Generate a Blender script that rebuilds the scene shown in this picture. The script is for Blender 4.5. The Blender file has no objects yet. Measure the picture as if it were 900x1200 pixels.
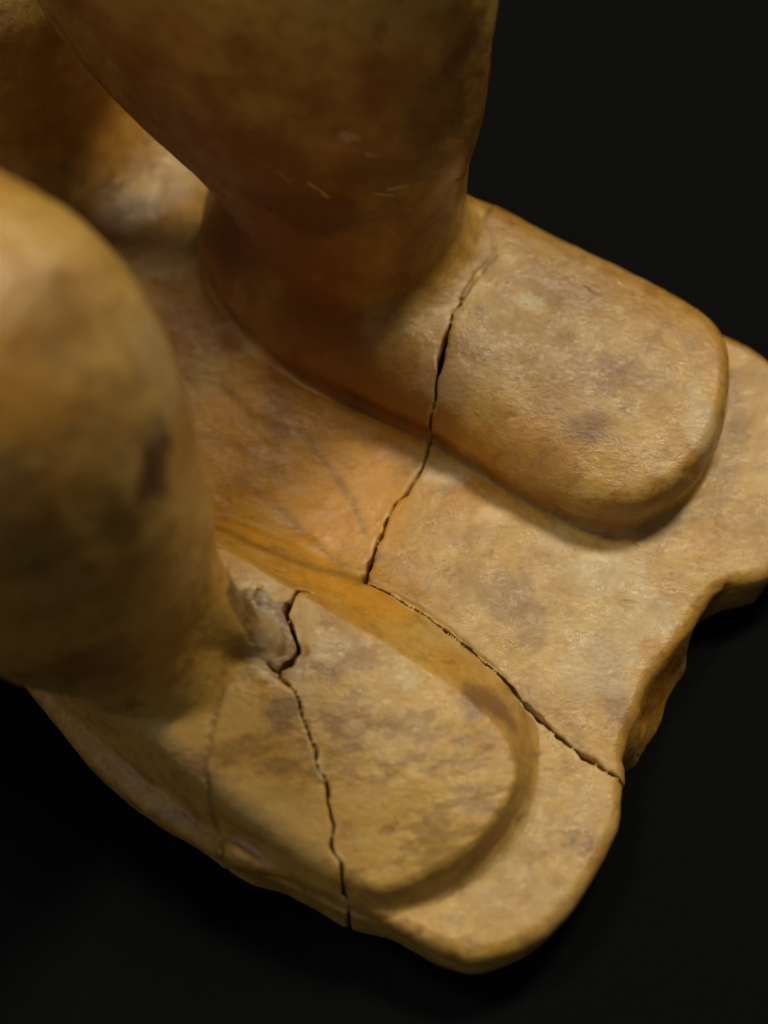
import bpy, math
import numpy as np
from mathutils import Vector
from concurrent.futures import ThreadPoolExecutor

# ------------------------------------------------------------------ camera, world, lights
sc = bpy.context.scene
CM = 0.01
PITCH = math.radians(58.0)
TOP = 2.0                                    # plinth top above the cloth, cm
DIST = 38.0
cam_d = bpy.data.cameras.new('camera'); cam = bpy.data.objects.new('camera', cam_d)
sc.collection.objects.link(cam); sc.camera = cam
cam.location = (0.0, -DIST*math.cos(PITCH)*CM, (TOP + DIST*math.sin(PITCH))*CM)
cam.rotation_euler = (math.pi/2 - PITCH, 0, 0)
cam_d.sensor_fit = 'VERTICAL'; cam_d.sensor_height = 36.0; cam_d.sensor_width = 27.0
cam_d.lens = 51.0
cam_d.clip_start = 0.01; cam_d.clip_end = 20.0
cam_d.dof.use_dof = True
cam_d.dof.focus_distance = 0.360
cam_d.dof.aperture_fstop = 5.0

w = bpy.data.worlds.new('World'); sc.world = w; w.use_nodes = True
bg = w.node_tree.nodes['Background']
bg.inputs['Color'].default_value = (1.0, 0.9, 0.75, 1); bg.inputs['Strength'].default_value = 0.05

def area(name, loc, target, size, energy, color):
    d = bpy.data.lights.new(name, 'AREA'); d.shape = 'DISK'; d.size = size
    d.energy = energy; d.color = color
    o = bpy.data.objects.new(name, d); sc.collection.objects.link(o)
    o.location = loc
    o.rotation_euler = (Vector(target) - Vector(loc)).to_track_quat('-Z', 'Y').to_euler()
    return o
area('ceiling_lamp', (0.36, 0.46, 1.0), (0.0, 0.0, 0.03), 0.24, 8.6, (1.0, 0.90, 0.66))
area('left_overhead_fill', (-0.42, 0.26, 1.15), (0.0, 0.0, 0.05), 0.26, 4.8, (1.0, 0.90, 0.66))  # added fill, brightens the floor by the far heel and under the arch
area('front_left_fill', (-0.75, -0.70, 0.85), (0.0, 0.0, 0.05), 0.9, 1.8, (0.92, 0.96, 1.0))  # added cool fill with no visible source, lifts the near leg and flank

sc.view_settings.view_transform = 'Standard'; sc.view_settings.look = 'None'
sc.view_settings.exposure = 0.0; sc.view_settings.gamma = 1.0
sc.view_settings.use_curve_mapping = False

# ------------------------------------------------------------------ small numeric tools (all lengths in cm)
VOX = 0.054
rng = np.random.default_rng(7)
FD = np.array([0.83, -0.56]); FD /= np.linalg.norm(FD)        # the way the feet point
LD = np.array([-FD[1], FD[0]])                                 # sideways

def smoothstep(a, b, x):
    t = np.clip((x - a)/(b - a), 0, 1); return t*t*(3 - 2*t)

def _hash(ix, iy, iz, seed):
    h = (ix*374761393 + iy*668265263 + iz*2147483647 + seed*1274126177).astype(np.int64) & 0xffffffff
    h = ((h ^ (h >> 13))*1274126177) & 0xffffffff
    h = ((h ^ (h >> 16))*2246822519) & 0xffffffff
    return (h ^ (h >> 15)).astype(np.float64)/4294967295.0*2 - 1

def noise(p, scale, seed=0):
    q = p*scale; f = np.floor(q); t = q - f; f = f.astype(np.int64); t = t*t*(3 - 2*t)
    out = 0
    for dx in (0, 1):
        wx = t[:, 0] if dx else 1 - t[:, 0]
        for dy in (0, 1):
            wy = t[:, 1] if dy else 1 - t[:, 1]
            for dz in (0, 1):
                wz = t[:, 2] if dz else 1 - t[:, 2]
                out = out + wx*wy*wz*_hash(f[:, 0]+dx, f[:, 1]+dy, f[:, 2]+dz, seed)
    return out

def fbm(p, scale, octaves=4, seed=0):
    o, a = 0, 1.0
    for k in range(octaves):
        o = o + a*noise(p + 17.3*k, scale*2**k, seed + k); a *= 0.5
    return o

def catmull(pts, n=8, closed=True):
    P = np.array(pts, float); N = len(P); out = []
    for i in range(N if closed else N - 1):
        if closed: p0, p1, p2, p3 = P[i-1], P[i], P[(i+1) % N], P[(i+2) % N]
        else: p0, p1, p2, p3 = P[max(i-1, 0)], P[i], P[i+1], P[min(i+2, N-1)]
        for k in range(n):
            t = k/n
            out.append(0.5*((2*p1) + (p2-p0)*t + (2*p0-5*p1+4*p2-p3)*t*t + (3*p1-p0-3*p2+p3)*t**3))
    if not closed: out.append(P[-1])
    return np.array(out)

# plan-view fields on a regular grid
GX0, GX1, GY0, GY1, GS = -17.0, 13.5, -13.5, 21.0, 0.03
gx = np.arange(GX0, GX1, GS); gy = np.arange(GY0, GY1, GS)

def seg_field(poly, closed, box=None, attr=None):
    """distance of every grid point to a polyline (and attr of the nearest point on it)"""
    D = np.full((len(gx), len(gy)), 9.0, np.float32); A = None if attr is None else np.zeros_like(D)
    i0, i1, j0, j1 = 0, len(gx), 0, len(gy)
    if box is not None:
        lo, hi = poly.min(0) - box, poly.max(0) + box
        i0, i1 = np.searchsorted(gx, [lo[0], hi[0]]); j0, j1 = np.searchsorted(gy, [lo[1], hi[1]])
    X, Y = np.meshgrid(gx[i0:i1].astype(np.float32), gy[j0:j1].astype(np.float32), indexing='ij')
    d2 = np.full(X.shape, 81.0, np.float32); aa = np.zeros_like(X)
    n = len(poly)
    for i in range(n if closed else n - 1):
        a = poly[i]; b = poly[(i+1) % n]; ab = b - a
        t = np.clip(((X-a[0])*ab[0] + (Y-a[1])*ab[1])/(ab@ab + 1e-12), 0, 1)
        e = (X-a[0]-t*ab[0])**2 + (Y-a[1]-t*ab[1])**2
        m = e < d2; d2 = np.where(m, e, d2)
        if attr is not None: aa = np.where(m, attr[i]*(1-t) + attr[(i+1) % n]*t, aa)
    D[i0:i1, j0:j1] = np.sqrt(d2)
    if attr is not None: A[i0:i1, j0:j1] = aa
    return D, A

def inside_mask(poly):
    X, Y = np.meshgrid(gx, gy, indexing='ij'); m = np.zeros(X.shape, bool); n = len(poly)
    for i in range(n):
        x1, y1 = poly[i]; x2, y2 = poly[(i+1) % n]
        if y1 == y2: continue
        c = ((y1 > Y) != (y2 > Y)) & (X < (x2-x1)*(Y-y1)/(y2-y1) + x1)
        m ^= c
    return m

def poly_field(pts, n=5):
    P = catmull(pts, n); D, _ = seg_field(P, True); return np.where(inside_mask(P), -D, D).astype(np.float32)

def sample(Fd, x, y):
    u = np.clip((x-GX0)/GS, 0, len(gx)-1.001); v = np.clip((y-GY0)/GS, 0, len(gy)-1.001)
    i = u.astype(np.int32); j = v.astype(np.int32); u = u - i; v = v - j
    return (Fd[i, j]*(1-u)*(1-v) + Fd[i+1, j]*u*(1-v) + Fd[i, j+1]*(1-u)*v + Fd[i+1, j+1]*u*v)

# ------------------------------------------------------------------ the plan of the figure
PLINTH = [(9.65, 6.0), (10.95, 4.95), (11.6, 2.7), (11.1, -0.1), (10.1, -1.75), (8.85, -2.2), (8.2, -2.75), (7.1, -4.4),
          (5.95, -6.4), (5.85, -7.1), (5.55, -8.5), (4.72, -9.95), (3.67, -11.05), (2.3, -11.62), (1.45, -11.52), (0.5, -11.08),
          (-0.8, -10.36), (-2.16, -9.78), (-3.4, -9.42), (-5.1, -8.38), (-6.75, -7.2), (-7.85, -6.05), (-9.3, -4.4),
          (-12.2, -0.5), (-14.5, 4.0), (-15.3, 10.0), (-13.5, 16.0), (-9.5, 19.0), (-4.0, 17.5), (-0.5, 13.0), (2.5, 10.0), (5.5, 7.9), (7.9, 6.7)]
FOOT_L = [(-5.15, 8.9), (-4.95, 7.5), (-2.86, 4.78), (-0.7, 3.31), (1.15, 2.17), (2.94, 0.8), (4.24, 0.0), (5.4, -0.5), (6.8, -0.4),
          (8.2, 0.75), (8.9, 2.4), (9.1, 4.3), (8.5, 5.6), (7.1, 6.75), (4.8, 7.95), (2.7, 9.2), (-0.5, 10.2), (-3.2, 11.2), (-4.8, 10.5)]
FOOT_R = [(-0.22, -2.35), (1.07, -3.1), (2.32, -4.2), (3.2, -5.3), (3.5, -6.8), (3.15, -8.25), (2.15, -9.5), (0.96, -10.2), (-0.19, -10.4),
          (-1.4, -9.95), (-3.25, -8.85), (-4.6, -7.9), (-6.5, -6.4), (-8.3, -4.7), (-9.3, -2.6), (-8.6, -0.6), (-6.4, 0.1), (-3.4, -0.6)]

def jitter(pts, amp, step=0.16, seed=0):
    """a polyline made ragged, as a fracture is"""
    P = np.array(pts, float); s = np.r_[0, np.cumsum(np.linalg.norm(np.diff(P, axis=0), axis=1))]
    n = max(4, int(s[-1]/step)); u = np.linspace(0, s[-1], n)
    Q = np.c_[np.interp(u, s, P[:, 0]), np.interp(u, s, P[:, 1])]
    r = np.random.default_rng(seed); J = r.normal(0, amp, (n, 2)); J[1:-1] = 0.25*J[:-2] + 0.5*J[1:-1] + 0.25*J[2:]
    J[0] = J[-1] = 0
    return Q + J, u/s[-1]

CRACKS = {}
def crack(name, pts, width, amp=0.05, seed=1):
    Q, u = jitter(pts, amp, seed=seed)
    wv = np.interp(u, np.linspace(0, 1, len(width)), width)
    wv = wv*(1 + 0.30*np.random.default_rng(seed+50).normal(0, 1, len(wv)).clip(-1.2, 1.2))
    CRACKS[name] = (Q, np.maximum(0.85*wv, 0.027))
crack('across_floor', [(2.05, 4.95), (1.85, 4.4), (1.55, 3.6), (1.36, 2.7), (1.34, 2.17), (0.91, 1.07), (0.22, 0.0), (-0.22, -0.91), (-0.5, -2.15)],
      [0.02, 0.02, 0.045, 0.11, 0.05, 0.02, 0.03, 0.04, 0.03, 0.03, 0.04, 0.035, 0.05, 0.08], 0.045, 3)
crack('floor_to_edge', [(-0.5, -2.15), (0.43, -2.72), (1.91, -3.82), (2.92, -4.8), (3.13, -5.25), (3.9, -5.92), (4.86, -6.8), (6.3, -7.75)],
      [0.02, 0.02, 0.025, 0.035, 0.05, 0.04, 0.035, 0.035, 0.035], 0.06, 5)
crack('over_foot', [(-2.38, -5.35), (-1.96, -6.31), (-1.55, -7.15), (-1.17, -8.5), (-1.05, -9.74), (-0.78, -10.6), (-0.65, -11.4)],
      [0.02, 0.02, 0.03, 0.035, 0.035, 0.04, 0.045, 0.04], 0.08, 8)
crack('at_ankle', [(-1.75, -3.2), (-2.05, -3.3), (-2.38, -3.88), (-2.25, -4.2), (-1.92, -4.85), (-2.1, -5.2), (-2.5, -5.45), (-2.7, -5.3)],
      [0.02, 0.05, 0.06, 0.03, 0.08, 0.04, 0.09, 0.03], 0.06, 11)

with ThreadPoolExecutor(3) as _ex: f_plinth, f_footl, f_footr = _ex.map(poly_field, (PLINTH, FOOT_L, FOOT_R))
f_crack = np.full((len(gx), len(gy)), 9.0, np.float32)
for Q, wv in CRACKS.values():
    D, A = seg_field(Q, False, 1.0, wv); f_crack = np.minimum(f_crack, np.where(D < 8, D - A, 9.0))

_X, _Y = np.meshgrid(gx, gy, indexing='ij'); _P = np.stack([_X.ravel(), _Y.ravel(), 0*_X.ravel()], 1)
_m = (f_crack < 0.8).ravel(); _n = np.zeros(len(_P)); _n[_m] = np.clip(fbm(_P[_m], 2.6, 3, 91) - 0.28, 0, 0.6)
f_chip = (0.09*_n).reshape(_X.shape).astype(np.float32)          # crumbled lips of the cracks

# fragments the cracks cut off, in plan
_a = CRACKS['across_floor'][0]; _b = CRACKS['floor_to_edge'][0]; _c = CRACKS['over_foot'][0]; _d = CRACKS['at_ankle'][0]
m_middle = inside_mask(np.vstack([_a, _b, [(13, -8), (13, 12), (3.4, 12), (2.95, 7.3), (2.75, 6.6), (2.5, 5.6)]]))
_kd = int(np.argmin(np.linalg.norm(_d - np.array([-2.38, -5.35]), axis=1)))      # where the two cracks meet
m_front = inside_mask(np.vstack([_b[::-1], [(-1.3, -3.05)], _d[:_kd], _c, [(-0.4, -14), (13, -14), (13, -8)]]))
m_patch = inside_mask(np.vstack([_d[4:], [(-3.1, -5.0), (-3.7, -4.3), (-3.5, -3.5), (-2.9, -3.4), (-2.6, -3.7)]]))
f_step = m_front.astype(np.float32) - 0.6*m_middle.astype(np.float32)      # the mended pieces do not sit quite flush
def hit(mask, x, y):
    i = np.clip(((x-GX0)/GS + 0.5).astype(int), 0, len(gx)-1); j = np.clip(((y-GY0)/GS + 0.5).astype(int), 0, len(gy)-1)
    return mask[i, j]

# ------------------------------------------------------------------ the solid: signed distance
def smin(a, b, k):
    h = np.clip(0.5 + 0.5*(b-a)/k, 0, 1); return b*(1-h) + a*h - k*h*(1-h)

def rounded(d2, dz, r):
    u = d2 + r; v = dz + r
    return np.minimum(np.maximum(u, v), 0) + np.sqrt(np.maximum(u, 0)**2 + np.maximum(v, 0)**2) - r

def slices(tab, p):
    T = np.array(tab); z = T[:, 0]
    zz = np.linspace(z[0], z[-1], 200)
    # smoothed interpolation of the sections
    col = []
    for c in range(1, T.shape[1]):
        v = np.interp(zz, z, T[:, c]); k = np.ones(25)/25; v = np.convolve(np.pad(v, 12, mode='edge'), k, 'valid')
        col.append(np.interp(p[:, 2], zz, v))
    cx, cy, a, b = col
    X = p[:, 0] - cx; Y = p[:, 1] - cy
    u = X*FD[0] + Y*FD[1]; v = X*LD[0] + Y*LD[1]
    q = np.sqrt((u/a)**2 + (v/b)**2)
    g = np.sqrt((u/a**2)**2 + (v/b**2)**2) + 1e-6
    return np.minimum(q*(q-1)/g, 30)

def cone(p, a, b, ra, rb):
    a = np.array(a); b = np.array(b); ab = b - a
    t = np.clip(((p-a)@ab)/(ab@ab), 0, 1)
    return np.linalg.norm(p - a - t[:, None]*ab, axis=1) - (ra*(1-t) + rb*t)

LEG_L = [(1.0, -1.2, 7.5, 3.6, 3.1), (3.6, -0.95, 7.5, 3.3, 2.95), (4.8, -0.85, 7.5, 3.05, 2.75), (6.2, -1.0, 7.6, 3.3, 3.05), (7.6, -1.9, 8.15, 4.3, 3.1), (8.6, -2.75, 8.7, 5.6, 3.3), (9.5, -3.15, 8.95, 6.3, 3.5), (11, -3.35, 9.1, 6.6, 3.8), (14, -3.7, 9.4, 7.0, 4.2), (17, -3.8, 9.5, 7.0, 4.3)]
LEG_R = [(1.0, -5.6, -4.3, 3.6, 2.2), (3.2, -5.8, -4.2, 3.2, 2.0), (4.2, -6.2, -4.05, 2.8, 2.15), (5, -6.6, -3.95, 2.75, 2.7), (6.2, -6.85, -3.95, 3.0, 3.15), (8, -7.05, -4.0, 3.4, 3.4), (11, -7.5, -3.9, 3.75, 3.65), (13, -7.8, -3.7, 3.8, 3.7), (16.0, -8.2, -3.5, 3.7, 3.7)]
PILLAR = [(1.0, -11.8, 14.5, 4.6, 5.2), (4, -11.5, 14.4, 3.7, 4.2), (7, -11.0, 14.0, 3.8, 3.8), (9, -10.3, 13.5, 4.2, 3.8), (12, -9.6, 13.0, 4.4, 3.8)]

def prims(p):
    x, y, z = p[:, 0], p[:, 1], p[:, 2]
    s = (x*FD[0] + y*FD[1]); l = x*LD[0] + y*LD[1]
    dp = sample(f_plinth, x, y)
    top = TOP + 0.10*np.sin(0.55*x + 0.3*y) - 0.25*smoothstep(3.0, 8.5, s)*smoothstep(-6.0, -3.0, l)*(1 - smoothstep(1.0, 4.0, l))
    lw = smoothstep(-5.5, -7.5, l)*(1 - smoothstep(1.0, 5.0, s))
    mw = smoothstep(5.2, 6.4, s)*smoothstep(-2.8, -1.6, l)*(1 - smoothstep(1.2, 2.4, l))     # the broken edge between the feet
    taper = dp + 0.12*np.maximum(TOP - z, 0)*(1 - mw) + mw*(0.28*(z - 0.9) + 0.07*np.sin(1.9*l + 1.2*z) + 0.025*np.sin(4.3*l - 2*z))
    plinth = np.maximum(rounded(taper, z - top, 0.45 - 0.2*mw), 0.02 - z)
    slope = (z - (TOP + 0.1) + 0.85*(dp + 1.15))/1.3 - 3*(1 - lw)                       # the sloping outer flank beside the near foot
    plinth = -smin(-plinth, -slope, 0.15)
    fl_top = 4.72 - 0.12*np.maximum(s, -2) - np.where(l < 6.8, 0.034, 0.05)*np.clip(l - 6.8, -4.5, 4)**2
    fl = rounded(sample(f_footl, x, y) - 0.12 + 0.16*np.maximum(z - 3.0, 0) + (0.34 - 0.30*smoothstep(1.5, 4.5, s))*np.maximum(3.0 - z, 0), z - fl_top, 1.1 - 0.8*smoothstep(2.0, 5.8, s))
    fr_top = 4.0 - 0.125*np.maximum(s, -1.0) - 0.05*np.clip(-4.5 - l, 0, 5) - 0.10*np.clip(-6.2 - l, 0, 4) - 0.025*np.clip(l + 6.0, -3, 3)**2
    kt = 0.22 + 0.08*smoothstep(-6.5, -8.0, l) + 1.05*smoothstep(-5.0, -3.2, l)*(1 - 0.6*smoothstep(5.0, 7.0, s))
    fr = rounded((sample(f_footr, x, y) + kt*np.maximum(z - TOP - 0.15, -0.25))/np.sqrt(1 + kt*kt), z - fr_top, 0.4 - 0.18*smoothstep(3.0, 6.0, s))
    ll = -smin(-slices(LEG_L, p), 16.5 - z, 2.5)
    lr = -smin(-slices(LEG_R, p), 15.7 - z, 5.0)
    knee = cone(p, (-8.2, -3.5, 12.8), (-12.5, -0.6, 13.4), 3.3, 3.6)
    lr = smin(lr, knee, 1.6)
    lr = smin(lr, cone(p, (-5.0, -4.0, 6.0), (-2.75, -4.75, 3.72), 0.8, 0.42), 0.7)
    pil = -smin(-slices(PILLAR, p), 10.5 - z, 3.0)
    return plinth, fl, ll, fr, lr, pil

def base(p, parts=False):
    plinth, fl, ll, fr, lr, pil = prims(p)
    d = smin(fl, ll, 0.9)
    e = smin(fr, lr, 0.22)
    f = smin(plinth, pil, 3.0)
    g = smin(smin(f, d, 0.30), e, 0.30)
    if parts:
        return g, np.argmin(np.stack([plinth, fl, ll + 0.25, fr, lr + 0.25, pil + 0.6]), axis=0)
    return g

def solid(p, detail=False):
    g = base(p)
    if detail:
        g = g + detail_field(p)
    c = sample(f_crack, p[:, 0], p[:, 1])
    z = p[:, 2]
    c = c + 9*smoothstep(5.2, 5.6, z)
    c = c - sample(f_chip, p[:, 0], p[:, 1])*smoothstep(-0.14, 0.0, g)
    cut = np.maximum(c, -(g + 1.1))
    return np.maximum(g, -cut)

# dents, chips and scratches: centre, radii, depth
PITS = [((-0.99, 4.27, 11.2), (0.16, 0.3, 0.13), 0.09), ((-0.66, 4.28, 10.9), (0.13, 0.3, 0.10), 0.08), ((-2.3, 4.7, 9.3), (0.20, 0.3, 0.10), 0.10),
        ((-2.45, 4.75, 9.45), (0.10, 0.2, 0.10), 0.06), ((-2.81, 5.03, 7.98), (0.10, 0.2, 0.10), 0.09), ((-1.5, 4.55, 9.05), (0.35, 0.3, 0.10), 0.05),
        ((-4.75, 7.2, 2.75), (0.22, 0.35, 0.45), 0.22), ((-4.9, 7.7, 2.9), (0.2, 0.3, 0.5), 0.14),
        ((1.52, -11.6, 1.5), (0.16, 0.2, 0.6), 0.16), ((0.9, -11.4, 1.2), (0.35, 0.2, 0.5), 0.04), ((-3.1, -9.7, 1.2), (0.5, 0.3, 0.6), 0.12), ((-1.7, -10.25, 1.1), (0.3, 0.25, 0.5), 0.12),
        ((-2.5, -9.9, 1.3), (0.18, 0.2, 0.5), 0.10), ((2.95, 7.3, 4.5), (0.25, 0.25, 0.4), 0.08), ((2.55, 5.75, 4.6), (0.28, 0.22, 0.3), 0.12), ((1.47, 3.3, 4.1), (0.14, 0.25, 0.6), 0.14),
        ((-1.95, -4.9, 3.9), (0.17, 0.17, 0.4), 0.22), ((-2.5, -5.5, 3.9), (0.22, 0.14, 0.4), 0.20), ((-0.5, -2.05, 2.0), (0.14, 0.2, 0.4), 0.2),
        ((6.2, -2.65, 1.87), (0.3, 0.13, 0.3), 0.05), ((8.8, -2.3, 1.3), (0.5, 0.4, 0.8), 0.25), ((6.0, -6.9, 1.4), (0.35, 0.35, 0.8), 0.15), ((6.6, -5.4, 1.0), (0.6, 0.5, 0.5), 0.15),
        ((4.3, 4.3, 4.6), (0.12, 0.05, 0.3), 0.07), ((4.9, 3.9, 4.6), (0.05, 0.14, 0.3), 0.08), ((7.3, 4.2, 4.2), (0.08, 0.06, 0.3), 0.07), ((6.7, -0.2, 2.6), (0.16, 0.12, 0.2), 0.12), ((8.75, 1.9, 3.6), (0.2, 0.25, 0.25), 0.08), ((3.3, 1.6, 4.0), (0.12, 0.08, 0.2), 0.05), ((7.6, 0.3, 3.5), (0.22, 0.2, 0.2), 0.07),
        ((5.9, -0.75, 2.05), (0.35, 0.15, 0.3), 0.05), ((-3.6, -9.3, 2.0), (0.2, 0.6, 0.5), 0.06), ((3.1, -5.15, 1.95), (0.22, 0.2, 0.3), 0.10), ((2.2, -4.1, 1.95), (0.3, 0.12, 0.3), 0.05)]
SCRATCHES = [([(-0.39, 4.31, 10.49), (0.0, 4.35, 10.40), (0.49, 4.44, 10.33), (0.99, 4.64, 10.03)], 0.045),
             ([(0.10, 4.50, 9.19), (0.50, 4.57, 9.28), (0.91, 4.72, 9.25)], 0.06), ([(-0.24, 4.48, 9.04), (0.20, 4.55, 8.94)], 0.05),
             ([(1.61, 5.28, 8.68), (1.88, 5.66, 8.51), (2.07, 6.10, 8.32)], 0.05), ([(-2.5, 4.75, 9.5), (-2.25, 4.70, 9.22)], 0.06),
             ([(-1.75, 4.59, 9.3), (-1.32, 4.54, 8.86)], 0.06)]
HAIRLINE = [(-3.70, -5.93, 3.95), (-3.85, -6.5, 3.9), (-3.95, -6.94, 3.9), (-4.08, -7.5, 3.7), (-3.95, -8.3, 2.4), (-3.7, -9.1, 2.0)]
HAIRLINE2 = [(2.05, 4.95, 4.5), (2.55, 5.75, 4.5), (2.95, 6.3, 4.5), (2.98, 7.0, 4.5), (2.75, 7.5, 4.5), (3.0, 8.3, 4.4)]

def near_line(p, pts, zs=1.0):
    """distance to a polyline in space; 9 where it is far away"""
    P = np.array(pts, float); out = np.full(len(p), 9.0)
    if zs < 1: p = p*np.array([1, 1, zs]); P = P*np.array([1, 1, zs])
    m = ((p > P.min(0) - 0.8) & (p < P.max(0) + 0.8)).all(1)
    if not m.any(): return out
    q = p[m]; d = np.full(len(q), 9.0)
    q = q + 0.05*np.stack([noise(q, 3.0, 5), noise(q, 3.0, 6), noise(q, 3.0, 7)], 1)
    for a, b in zip(P[:-1], P[1:]):
        ab = b - a; t = np.clip(((q-a)@ab)/(ab@ab), 0, 1); d = np.minimum(d, np.linalg.norm(q-a-t[:, None]*ab, axis=1))
    out[m] = d; return out

def flake(q):
    st = np.stack([q[:, 0]*0.55 + q[:, 1]*0.2, q[:, 1]*1.35 - 0.25*q[:, 0], q[:, 2]*1.2], 1)
    return 0.9*fbm(st, 0.9, 4, 61) + 0.45*fbm(st, 4.5, 4, 67)

def detail_field(p):
    n = 0.050*fbm(p, 0.35, 3, 11) + 0.030*noise(p, 0.95, 23) + 0.016*fbm(p, 1.9, 3, 31)
    # the near foot is flaked along the bed of the material
    x, y, z = p.T
    n = n + 0.035*sample(f_step, x, y)*smoothstep(0.5, 1.5, z)*(1 - smoothstep(4.5, 5.2, z))
    m = (sample(f_footr, x, y) < 0.3) & (z > 2.4) & (z < 4.6)
    if m.any():
        q = p[m]; n[m] += 0.009*np.clip(flake(q), -0.3, 0.5)*smoothstep(2.4, 2.9, q[:, 2])
    # a cut line where each foot rises from the plinth
    fo = sample(f_footr, x, y); n = n + (0.05 + 0.03*smoothstep(-6.0, -7.5, x*LD[0] + y*LD[1]))*np.exp(-((fo - 0.12)/0.13)**2)*(z > 1.2)*(z < 2.8)
    fo = sample(f_footl, x, y); n = n + 0.05*np.exp(-((fo - 0.05)/0.13)**2)*(z > 1.2)*(z < 2.6)
    m = hit(m_patch, x, y) & (z < 5.6) & (z > 3)
    if m.any(): n[m] += 0.05*fbm(p[m]*np.array([1, 1, 0.5]), 2.2, 4, 81)
    for (c, rr, dep) in PITS:
        c = np.array(c); rr = np.array(rr); m = (np.abs(p - c) < 2.2*rr).all(1)
        if m.any():
            d = np.linalg.norm((p[m] - c)/rr, axis=1) + 0.25*noise(p[m], 5.0, 3); n[m] += dep*np.exp(-np.maximum(d, 0)**2*2)
    for pts, wd in SCRATCHES: n = n + 0.03*np.exp(-(near_line(p, pts)/wd)**2)
    for pts in (HAIRLINE, HAIRLINE2): n = n + 0.08*np.exp(-(near_line(p, pts, 0.03)/0.045)**2)*(z < 5)
    return n

def pool_map(f, ks):
    with ThreadPoolExecutor(4) as ex: return list(ex.map(f, ks))

def chunked(f, p, n=60000):
    return np.concatenate(pool_map(lambda k: f(p[k:k+n]), range(0, len(p), n)))

# ------------------------------------------------------------------ the skin of the solid: sparse surface nets
def skin():
    B = 8; bs = B*VOX
    lo = np.array([-17.0, -13.0, -0.3]); nb = np.ceil((np.array([13.0, 21.0, 22.5]) - lo)/bs).astype(int)
    I = np.stack(np.meshgrid(*[np.arange(n) for n in nb], indexing='ij'), -1).reshape(-1, 3)
    keep = pool_map(lambda k: np.abs(base(lo + (I[k:k+60000] + 0.5)*bs)) < bs*0.87*1.35 + 0.1, range(0, len(I), 60000))
    I = I[np.concatenate(keep)]
    loc = np.stack(np.meshgrid(*[np.arange(B+1)]*3, indexing='ij'), -1).reshape(-1, 3)
    M = 1 << 14
    def key(c): return (c[..., 0]*M + c[..., 1])*M + c[..., 2]
    VK, VP, EG, EA, ES = [], [], [], [], []
    def field(k):
        g = I[k:k+600][:, None, :]*B + loc[None]
        return solid(lo + g.reshape(-1, 3)*VOX).astype(np.float32)
    vals = np.concatenate(pool_map(field, range(0, len(I), 600))).reshape(len(I), B+1, B+1, B+1)
    for k in range(0, len(I), 3000):
        blk = I[k:k+3000]
        v = vals[k:k+3000]
        acc = np.zeros((len(blk), B, B, B, 3), np.float32); cnt = np.zeros((len(blk), B, B, B), np.float32)
        for ax in range(3):
            a = [slice(None)]*4; b = [slice(None)]*4; a[ax+1] = slice(0, B); b[ax+1] = slice(1, B+1)
            va, vb = v[tuple(a)], v[tuple(b)]; cr = (va < 0) != (vb < 0)
            t = np.where(cr, va/np.where(cr, va - vb, 1), 0)
            o1, o2 = [q for q in range(3) if q != ax]
            for d1 in (0, 1):
                for d2 in (0, 1):
                    sl = [slice(None)]*4; sl[o1+1] = slice(d1, d1+B); sl[o2+1] = slice(d2, d2+B)
                    m = cr[tuple(sl)]; cnt += m
                    acc[..., ax] += np.where(m, t[tuple(sl)], 0); acc[..., o1] += m*d1; acc[..., o2] += m*d2
            sl = [slice(None)]*4; sl[o1+1] = slice(0, B); sl[o2+1] = slice(0, B)
            w_ = np.argwhere(cr[tuple(sl)])
            EG.append(blk[w_[:, 0]]*B + w_[:, 1:]); EA.append(np.full(len(w_), ax)); ES.append(va[tuple(sl)][cr[tuple(sl)]] < 0)
        w_ = np.argwhere(cnt > 0)
        cell = blk[w_[:, 0]]*B + w_[:, 1:]
        m = cnt > 0
        VK.append(key(cell)); VP.append(lo + (cell + acc[m]/cnt[m][:, None])*VOX)
    VK = np.concatenate(VK); VP = np.concatenate(VP); o = np.argsort(VK); VK = VK[o]; VP = VP[o]
    EG = np.concatenate(EG); EA = np.concatenate(EA); ES = np.concatenate(ES)
    quads = []
    for ax in range(3):
        m = EA == ax; g = EG[m]; s = ES[m]
        e1 = np.zeros(3, int); e2 = np.zeros(3, int); e1[(ax+1) % 3] = 1; e2[(ax+2) % 3] = 1
        ks = np.stack([key(g), key(g-e1), key(g-e1-e2), key(g-e2)], 1)
        ix = np.clip(np.searchsorted(VK, ks), 0, len(VK)-1); ok = (VK[ix] == ks).all(1)
        ix = ix[ok]; s = s[ok]
        ix[~s] = ix[~s][:, ::-1]
        quads.append(ix)
    return VP, np.concatenate(quads)

def gradient(p, fn, h=0.03):
    out = np.zeros_like(p)
    for s in ((1, -1, -1), (-1, -1, 1), (-1, 1, -1), (1, 1, 1)):
        s = np.array(s, float); out += s*fn(p + s*h)[:, None]
    n = np.linalg.norm(out, axis=1, keepdims=True); return out/np.maximum(n, 1e-9), n[:, 0]/(4*h)

V, Q = skin()
fn = lambda q: solid(q, True)
def settle(q):
    n, m = gradient(q, fn); dv = fn(q)/np.clip(m, 0.5, 2.0); return q - n*np.clip(dv, -VOX, VOX)[:, None]
for it in range(2): V = chunked(settle, V)

# smooth normals shared by all pieces
fnrm = np.cross(V[Q[:, 2]] - V[Q[:, 0]], V[Q[:, 3]] - V[Q[:, 1]])
N = np.zeros_like(V)
for k in range(4): 
    for c in range(3): N[:, c] += np.bincount(Q[:, k], fnrm[:, c], len(V))
N /= np.maximum(np.linalg.norm(N, axis=1, keepdims=True), 1e-12)
print('skin', len(V), 'verts', len(Q), 'quads')

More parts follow.
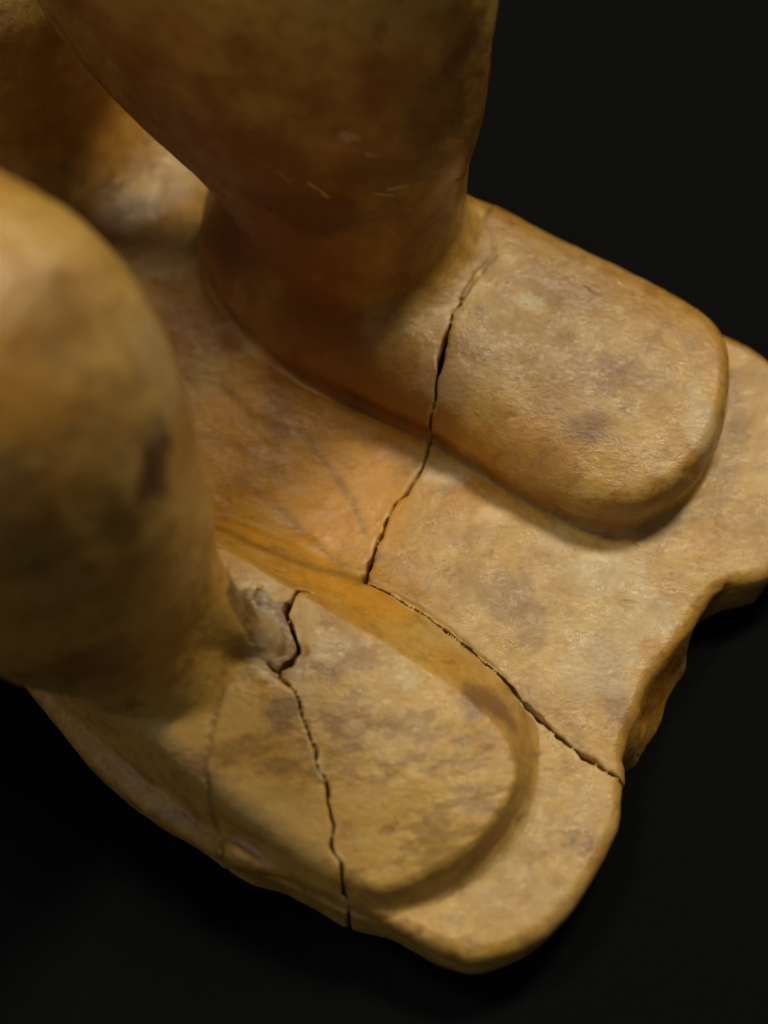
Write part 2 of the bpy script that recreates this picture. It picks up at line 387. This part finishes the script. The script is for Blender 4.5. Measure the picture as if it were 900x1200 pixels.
# stains, scratches and marks with a shape of their own; also painted shade and bounce, per vertex
def blot(c, rr, wob=0.9, sc_=1.2, seed=1):
    """a soft stain or tint with a ragged outline"""
    c = np.array(c, float); rr = np.array(rr, float); out = np.zeros(len(V)); m = (np.abs(V - c) < 2.2*rr).all(1)
    if m.any():
        q = V[m]; d = np.linalg.norm((q - c)/rr, axis=1) + wob*0.5*fbm(q, sc_, 4, seed); out[m] = 1 - smoothstep(0.45, 1.25, d)
    return out
def line(pts, wd): return np.exp(-(near_line(V, pts)/wd)**2)
dark = np.zeros(len(V)); pale = np.zeros(len(V)); grey = np.zeros(len(V)); amber_bounce = np.zeros(len(V)); plum = np.zeros(len(V))
for c, rr, k in [((-4.1, -5.2, 12.1), (0.55, 0.75, 0.7), 1.0), ((-4.7, -6.1, 11.9), (0.8, 0.7, 0.8), 0.5), ((-6.2, -7.3, 12.0), (1.3, 0.9, 0.6), 0.35), ((-4.3, -5.6, 11.9), (0.9, 0.9, 0.9), 0.4),
                 ((-4.6, -6.6, 10.0), (1.4, 1.2, 0.7), 0.2), ((-5.2, -7.2, 7.5), (2.5, 1.0, 1.0), 0.25), ((-5.0, -4.6, 15.3), (1.2, 1.2, 1.0), 0.25),
                 ((0.6, 4.6, 9.6), (1.2, 1.0, 1.3), 0.45), ((1.2, 4.8, 11.6), (1.0, 1.0, 1.5), 0.4), ((2.3, 6.0, 10.5), (0.5, 1.0, 1.6), 0.45), ((-2.5, 4.6, 8.2), (2.4, 0.9, 0.7), 0.5),
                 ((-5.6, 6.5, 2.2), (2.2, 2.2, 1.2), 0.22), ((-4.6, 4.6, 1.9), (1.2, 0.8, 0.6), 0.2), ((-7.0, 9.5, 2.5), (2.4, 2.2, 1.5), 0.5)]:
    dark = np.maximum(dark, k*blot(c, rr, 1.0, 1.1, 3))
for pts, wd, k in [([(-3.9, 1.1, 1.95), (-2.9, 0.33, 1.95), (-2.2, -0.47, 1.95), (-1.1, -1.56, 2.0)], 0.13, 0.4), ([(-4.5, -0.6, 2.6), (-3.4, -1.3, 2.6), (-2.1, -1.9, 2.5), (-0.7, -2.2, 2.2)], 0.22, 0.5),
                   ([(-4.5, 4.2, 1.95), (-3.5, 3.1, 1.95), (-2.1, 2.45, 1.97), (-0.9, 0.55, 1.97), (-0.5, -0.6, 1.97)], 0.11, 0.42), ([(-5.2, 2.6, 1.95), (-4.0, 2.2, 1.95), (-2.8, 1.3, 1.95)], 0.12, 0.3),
                   
                   ([(-0.5, -2.2, 2.0), (0.43, -2.7, 2.0), (1.91, -3.8, 2.0), (2.9, -4.75, 2.0)], 0.12, 0.55), ([(2.9, -4.8, 1.9), (3.9, -5.9, 1.9), (6.0, -7.6, 1.9)], 0.07, 0.5)]:
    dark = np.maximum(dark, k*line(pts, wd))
for pts, k in ((HAIRLINE, 0.6), (HAIRLINE2, 0.6)): dark = np.maximum(dark, k*np.exp(-(near_line(V, pts, 0.03)/0.05)**2)*(V[:, 2] < 5.2))
# faint pencilled marks beside the toe of the near foot
for pts in [[(3.1, -8.37, 1.93), (3.33, -8.26, 1.9), (3.48, -8.44, 1.9), (3.35, -8.69, 1.9), (3.11, -8.76, 1.91)], [(3.93, -8.29, 1.88), (3.75, -8.5, 1.89), (3.71, -8.86, 1.91)],
            [(3.79, -8.61, 1.89), (4.14, -8.61, 1.88), (4.46, -8.62, 1.88)], [(4.38, -8.62, 1.88), (4.3, -8.92, 1.9)], [(4.79, -8.85, 1.89), (4.7, -9.08, 1.91)]]:
    dark = np.maximum(dark, 0.62*line(pts, 0.07))
for c, rr, k in [((2.4, -5.95, 2.9), (0.7, 0.6, 0.6), 0.8), ((-2.3, -6.4, 3.85), (0.55, 0.45, 0.5), 0.7), ((-0.9, -6.3, 3.85), (1.1, 0.5, 0.5), 0.45), ((5.3, 1.1, 4.3), (0.9, 0.9, 0.6), 0.7), ((6.6, 2.6, 4.2), (0.9, 0.6, 0.6), 0.4),
                 ((3.0, -2.6, 1.95), (0.9, 0.7, 0.5), 0.5), ((5.6, -4.6, 1.9), (0.5, 1.0, 0.5), 0.5), ((3.6, -3.6, 1.95), (0.7, 0.5, 0.5), 0.4), ((4.9, 5.2, 4.4), (0.9, 0.6, 0.5), 0.35), ((-3.1, -5.6, 3.95), (0.3, 0.25, 0.4), 0.6)]:
    plum = np.maximum(plum, k*blot(c, rr, 1.1, 1.6, 9))
for c, rr, k in [((-0.6, -4.75, 3.85), (1.0, 0.35, 0.5), 0.6), ((0.9, -5.5, 3.75), (1.1, 0.35, 0.5), 0.55), ((5.6, -1.8, 1.95), (1.0, 0.9, 0.5), 0.75), ((6.4, -2.9, 1.9), (0.9, 0.8, 0.5), 0.6), ((4.5, -0.9, 2.1), (0.8, 0.35, 0.5), 0.6),
                 ((5.2, -4.0, 1.9), (1.2, 1.2, 0.5), 0.5), ((1.7, 1.1, 2.0), (0.6, 0.4, 0.4), 0.6), ((3.8, 4.9, 4.5), (0.45, 0.4, 0.4), 0.8), ((8.0, 1.6, 3.9), (0.5, 1.0, 0.6), 0.6), ((-2.8, -4.7, 4.0), (0.7, 0.8, 0.6), 0.55),
                 ((-4.3, -3.3, 13.0), (0.6, 1.2, 1.5), 0.4), ((-7.0, -5.2, 13.5), (1.2, 1.0, 1.0), 0.5), ((1.6, 2.6, 4.1), (0.9, 0.8, 0.5), 0.3)]:
    grey = np.maximum(grey, k*blot(c, rr, 1.1, 1.8, 21))
for c, rr, k in [((-2.7, 1.6, 1.95), (4.2, 3.2, 0.9), 1.0), ((-1.0, -3.0, 2.6), (2.6, 1.0, 1.0), 0.6), ((1.8, -4.6, 2.4), (1.8, 0.9, 0.9), 0.3), ((2.0, 1.0, 3.0), (3.0, 1.5, 1.2), 0.5), ((6.9, -4.6, 1.0), (1.5, 2.0, 0.9), 0.8), ((-3.5, -0.4, 2.2), (1.8, 1.6, 1.0), 0.8)]:
    amber_bounce = np.maximum(amber_bounce, k*blot(c, rr, 0.8, 0.8, 33))  # amber colour, with warm bounce light between the feet painted in
_m = (sample(f_footr, V[:, 0], V[:, 1]) < 0.2) & (V[:, 2] > 2.5) & (V[:, 2] < 4.4)
_q = V[_m]; _f = flake(_q)
_in = smoothstep(0.1, -0.4, sample(f_footr, _q[:, 0], _q[:, 1]))*smoothstep(-3.6, -4.6, _q[:, 0]*LD[0] + _q[:, 1]*LD[1])
band = np.zeros(len(V)); band[_m] = _in*smoothstep(-0.05, 0.45, _f); ochre = np.zeros(len(V)); ochre[_m] = _in*smoothstep(0.05, -0.45, _f)
_m = hit(m_patch, V[:, 0], V[:, 1]) & (V[:, 2] < 5.6) & (V[:, 2] > 3)
grey[_m] = np.maximum(grey[_m], 0.08 + 0.3*fbm(V[_m], 2.5, 3, 71)); amber_bounce[_m] = 0; plum[_m] = 0.55
dark[_m] = np.maximum(dark[_m], 0.30 + 0.5*smoothstep(-0.1, 0.5, fbm(V[_m]*np.array([1, 1, 0.4]), 1.6, 3, 75)))
russet_shade = np.zeros(len(V)); tan = np.zeros(len(V))
for c, rr, k in [((5.0, -3.2, 2.0), (4.5, 4.5, 1.5), 0.5), ((5.5, 3.0, 4.3), (4.0, 4.0, 1.2), 0.35), ((4.2, -9.0, 1.8), (3.0, 3.0, 1.2), 0.5), ((10.0, 1.5, 1.9), (2.5, 4.0, 1.0), 0.6), ((0.5, -6.5, 3.6), (2.0, 1.4, 1.0), 0.45), ((-5.5, -4.0, 13.5), (3.0, 3.0, 3.5), 0.5)]:
    tan = np.maximum(tan, k*blot(c, rr, 1.2, 0.6, 57))
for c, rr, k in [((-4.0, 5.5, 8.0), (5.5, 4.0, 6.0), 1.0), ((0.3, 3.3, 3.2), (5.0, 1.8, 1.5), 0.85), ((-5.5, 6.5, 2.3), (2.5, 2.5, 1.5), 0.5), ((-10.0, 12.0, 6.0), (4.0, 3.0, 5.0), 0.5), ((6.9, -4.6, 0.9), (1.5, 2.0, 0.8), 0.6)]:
    russet_shade = np.maximum(russet_shade, k*blot(c, rr, 1.1, 0.7, 51))  # shade on the far leg, heel and foot wall, painted as red-brown
for pts, wd in SCRATCHES: pale = np.maximum(pale, 0.85*line(pts, wd*0.8))
_e = sample(f_crack, V[:, 0], V[:, 1]); _m = (_e < 0.25) & (V[:, 2] < 5.2) & (V[:, 2] > 0.8)
pale[_m] = np.maximum(pale[_m], 0.4*smoothstep(0.12, 0.02, _e[_m])*smoothstep(0.0, 0.5, fbm(V[_m], 2.2, 4, 95)))
for c, rr, k in [((-0.85, 4.27, 11.05), (0.22, 0.3, 0.12), 0.4), ((1.75, 0.95, 2.0), (0.4, 0.25, 0.3), 0.55), ((2.55, 5.75, 4.6), (0.25, 0.2, 0.3), 0.7), ((5.6, -1.35, 2.0), (0.5, 0.18, 0.3), 0.5), ((-2.35, -5.35, 3.95), (0.28, 0.12, 0.3), 0.6),
                 ((0.2, -5.1, 3.8), (1.6, 0.16, 0.3), 0.45), ((2.9, -0.2, 2.05), (0.4, 0.3, 0.3), 0.4)]:
    pale = np.maximum(pale, k*blot(c, rr, 1.3, 3.0, 41))

# ------------------------------------------------------------------ materials
def nodes(name):
    m = bpy.data.materials.new(name); m.use_nodes = True; return m, m.node_tree.nodes, m.node_tree.links

def patina():
    m, N_, L = nodes('worn_ochre_patina'); bsdf = N_['Principled BSDF']
    tc = N_.new('ShaderNodeTexCoord')
    def nz(scale, detail=4, rough=0.6, dist=0.0, vec=None):
        n = N_.new('ShaderNodeTexNoise'); n.inputs['Scale'].default_value = scale; n.inputs['Detail'].default_value = detail
        n.inputs['Roughness'].default_value = rough; n.inputs['Distortion'].default_value = dist
        L.new(vec or tc.outputs['Object'], n.inputs['Vector']); return n.outputs['Fac']
    def ramp(f, a, b, lo=0.0, hi=1.0):
        r = N_.new('ShaderNodeMapRange'); r.inputs['From Min'].default_value = a; r.inputs['From Max'].default_value = b
        r.inputs['To Min'].default_value = lo; r.inputs['To Max'].default_value = hi; r.interpolation_type = 'SMOOTHSTEP'
        L.new(f, r.inputs['Value']); return r.outputs['Result']
    def mix(f, a, b):
        x = N_.new('ShaderNodeMix'); x.data_type = 'RGBA'
        L.new(f, x.inputs['Factor'])
        for s, v in ((x.inputs[6], a), (x.inputs[7], b)):
            if isinstance(v, tuple): s.default_value = (*v, 1)
            else: L.new(v, s)
        return x.outputs[2]
    def attr(n):
        a = N_.new('ShaderNodeAttribute'); a.attribute_name = n; return a.outputs['Fac']
    mp = N_.new('ShaderNodeMapping'); L.new(tc.outputs['Object'], mp.inputs['Vector'])
    mp.inputs['Rotation'].default_value = (0.25, -0.2, 0.59); mp.inputs['Scale'].default_value = (0.62, 1.0, 0.85)
    st = mp.outputs['Vector']                                       # streaks along the feet
    col = mix(ramp(nz(30, 5, 0.6, 0.8), 0.35, 0.65), (0.39, 0.188, 0.026), (0.48, 0.285, 0.060))
    col = mix(attr('amber_bounce'), col, (0.52, 0.235, 0.018))
    col = mix(ramp(nz(70, 7, 0.62, 0.6), 0.50, 0.74, 0, 0.65), col, (0.22, 0.095, 0.017))
    col = mix(ramp(nz(130, 6, 0.62, 0.8, st), 0.54, 0.72, 0, 0.65), col, (0.54, 0.365, 0.105))
    col = mix(ramp(nz(190, 6, 0.70, 0.5), 0.50, 0.68, 0, 0.62), col, (0.18, 0.08, 0.02))
    col = mix(ramp(nz(520, 5, 0.72, 0.6, st), 0.50, 0.74, 0, 0.42), col, (0.20, 0.095, 0.025))
    col = mix(ramp(nz(900, 3, 0.7), 0.58, 0.8, 0, 0.45), col, (0.56, 0.40, 0.19))
    col = mix(ramp(nz(1500, 2, 0.6), 0.66, 0.74, 0, 0.45), col, (0.07, 0.03, 0.012))
    col = mix(ramp(attr('amber_bounce'), 0, 1, 0, 0.55), col, (0.50, 0.225, 0.018))
    col = mix(attr('tan'), col, mix(ramp(nz(85, 6, 0.65, 0.5), 0.4, 0.62), (0.50, 0.325, 0.120), (0.30, 0.165, 0.055)))
    col = mix(attr('russet_shade'), col, (0.25, 0.088, 0.012))
    def crisp(n, scale):
        a = N_.new('ShaderNodeMath'); a.operation = 'MULTIPLY_ADD'; a.inputs[1].default_value = 1.3
        L.new(nz(scale, 5, 0.7, 0.4), a.inputs[0]); L.new(attr(n), a.inputs[2]); return a.outputs[0]
    col = mix(ramp(crisp('yellow_band', 260), 0.65, 1.35, 0, 0.75), col, (0.45, 0.27, 0.058))
    col = mix(ramp(crisp('brown_band', 300), 0.85, 1.6, 0, 0.55), col, (0.20, 0.10, 0.016))
    vo = N_.new('ShaderNodeTexVoronoi'); vo.inputs['Scale'].default_value = 420; L.new(tc.outputs['Object'], vo.inputs['Vector'])
    pore = N_.new('ShaderNodeMath'); pore.operation = 'MULTIPLY'
    L.new(ramp(vo.outputs['Distance'], 0.16, 0.08), pore.inputs[0]); L.new(ramp(nz(110, 3, 0.5), 0.52, 0.62), pore.inputs[1])
    col = mix(ramp(pore.outputs[0], 0, 1, 0, 0.7), col, (0.08, 0.035, 0.012))
    col = mix(attr('plum'), col, (0.17, 0.078, 0.03))
    col = mix(attr('dark_stain'), col, (0.075, 0.030, 0.011))
    col = mix(attr('grey_wear'), col, (0.48, 0.36, 0.20))
    col = mix(attr('pale_scratch'), col, (0.74, 0.56, 0.30))
    L.new(col, bsdf.inputs['Base Color'])
    L.new(ramp(nz(160, 6, 0.65), 0.35, 0.65, 0.15, 0.44), bsdf.inputs['Roughness'])
    bsdf.inputs['Specular IOR Level'].default_value = 0.5
    bsdf.inputs['Subsurface Weight'].default_value = 0.25; bsdf.inputs['Subsurface Scale'].default_value = 0.004
    bsdf.inputs['Subsurface Radius'].default_value = (1.0, 0.38, 0.12)
    b1 = N_.new('ShaderNodeBump'); b1.inputs['Strength'].default_value = 0.5; b1.inputs['Distance'].default_value = 0.0005
    L.new(nz(800, 6, 0.7, 0.3, st), b1.inputs['Height'])
    b2 = N_.new('ShaderNodeBump'); b2.inputs['Strength'].default_value = 0.22; b2.inputs['Distance'].default_value = 0.0012
    L.new(nz(260, 5, 0.65, 0.8), b2.inputs['Height']); L.new(b1.outputs['Normal'], b2.inputs['Normal'])
    mq = N_.new('ShaderNodeMapping'); L.new(tc.outputs['Object'], mq.inputs['Vector'])
    mq.inputs['Rotation'].default_value = (0.5, 0.3, -0.5); mq.inputs['Scale'].default_value = (0.12, 1.0, 1.0)
    b3 = N_.new('ShaderNodeBump'); b3.inputs['Strength'].default_value = 0.09; b3.inputs['Distance'].default_value = 0.0004
    L.new(nz(900, 3, 0.6, 0.2, mq.outputs['Vector']), b3.inputs['Height']); L.new(b2.outputs['Normal'], b3.inputs['Normal'])   # rubbing and tool marks
    L.new(b3.outputs['Normal'], bsdf.inputs['Normal'])
    return m
M_PATINA = patina()

def cloth_mat():
    m, N_, L = nodes('matte_black_cloth'); b = N_['Principled BSDF']
    tc = N_.new('ShaderNodeTexCoord'); n = N_.new('ShaderNodeTexNoise'); n.inputs['Scale'].default_value = 900; n.inputs['Detail'].default_value = 3
    L.new(tc.outputs['Object'], n.inputs['Vector'])
    r = N_.new('ShaderNodeMapRange'); r.inputs['To Min'].default_value = 0.0025; r.inputs['To Max'].default_value = 0.005
    L.new(n.outputs['Fac'], r.inputs['Value']); c = N_.new('ShaderNodeCombineColor')
    for i in range(3):
        g = N_.new('ShaderNodeMath'); g.operation = 'MULTIPLY'; g.inputs[1].default_value = (0.95, 1.05, 1.25)[i]; L.new(r.outputs['Result'], g.inputs[0]); L.new(g.outputs[0], c.inputs[i])
    L.new(c.outputs[0], b.inputs['Base Color']); b.inputs['Roughness'].default_value = 0.95; b.inputs['Specular IOR Level'].default_value = 0.05
    return m
M_CLOTH = cloth_mat()

# ------------------------------------------------------------------ the surface it stands on
def cloth():
    n = 60; r = np.linspace(-1.2, 1.2, n); X, Y = np.meshgrid(r, r, indexing='ij')
    Z = 0.0002*np.sin(9*X + 4*Y) - 0.0002
    v = np.stack([X, Y, Z], -1).reshape(-1, 3); i = np.arange(n*n).reshape(n, n)
    f = np.stack([i[:-1, :-1], i[1:, :-1], i[1:, 1:], i[:-1, 1:]], -1).reshape(-1, 4)
    me = bpy.data.meshes.new('black_cloth'); me.from_pydata(v.tolist(), [], f.tolist()); me.materials.append(M_CLOTH)
    for p in me.polygons: p.use_smooth = True
    o = bpy.data.objects.new('black_cloth', me); sc.collection.objects.link(o); o['kind'] = 'structure'
    o['label'] = 'plain matte black cloth under and behind the figure'; o['category'] = 'cloth'
cloth()

# ------------------------------------------------------------------ the figure and its parts
root = bpy.data.objects.new('carved_figure', None); sc.collection.objects.link(root)
root['label'] = 'ochre carved figure with cracked feet and thick legs on a lobed plinth'; root['category'] = 'statuette'

def piece(name, mask, parent, label=None):
    q = Q[mask]; used, inv = np.unique(q, return_inverse=True); q = inv.reshape(-1, 4)
    me = bpy.data.meshes.new(name)
    me.vertices.add(len(used)); me.vertices.foreach_set('co', (V[used]*CM).astype(np.float32).ravel())
    me.loops.add(q.size); me.loops.foreach_set('vertex_index', q.astype(np.int32).ravel())
    me.polygons.add(len(q)); me.polygons.foreach_set('loop_start', np.arange(0, q.size, 4, dtype=np.int32))
    me.update(calc_edges=True)
    me.polygons.foreach_set('use_smooth', np.ones(len(q), bool))
    me.normals_split_custom_set_from_vertices(N[used].astype(np.float32))
    for an, arr in (('dark_stain', dark), ('pale_scratch', pale), ('grey_wear', grey), ('amber_bounce', amber_bounce), ('plum', plum), ('russet_shade', russet_shade), ('tan', tan), ('brown_band', band), ('yellow_band', ochre)):
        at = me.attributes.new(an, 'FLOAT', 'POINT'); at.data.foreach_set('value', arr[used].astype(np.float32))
    me.materials.append(M_PATINA)
    o = bpy.data.objects.new(name, me); sc.collection.objects.link(o); o.parent = parent
    if label: o['label'] = label
    return o

cen = V[Q].mean(1)
kind = chunked(lambda q: base(q, True)[1], cen)
mid = hit(m_middle, cen[:, 0], cen[:, 1]); fro = hit(m_front, cen[:, 0], cen[:, 1]) & ~mid
pat = hit(m_patch, cen[:, 0], cen[:, 1]) & ((kind == 3) | (kind == 4)) & (cen[:, 2] < 5)
o = piece('plinth', (kind == 0) & ~mid & ~fro, root)
piece('plinth_fragment', (kind == 0) & mid, o, 'plinth piece between the feet, cut off by the crack across the floor')
piece('plinth_fragment', (kind == 0) & fro, o, 'rounded front lobe of the plinth below the long crack')
o = piece('foot', (kind == 1) & ~mid, root)
piece('toe_fragment', (kind == 1) & mid, o, 'blunt toe end of the far foot beyond the crack')
o = piece('foot', (kind == 3) & ~fro & ~pat, root)
piece('toe_fragment', (kind == 3) & fro & ~pat, o, 'blunt toe end of the near foot beyond the crack')
leg_far = piece('leg', kind == 2, root)
leg_near = piece('leg', (kind == 4) & ~pat, root)
piece('repair_patch', pat, leg_near, 'grey filler patch at the ankle of the near leg')
piece('support_pillar', kind == 5, root)
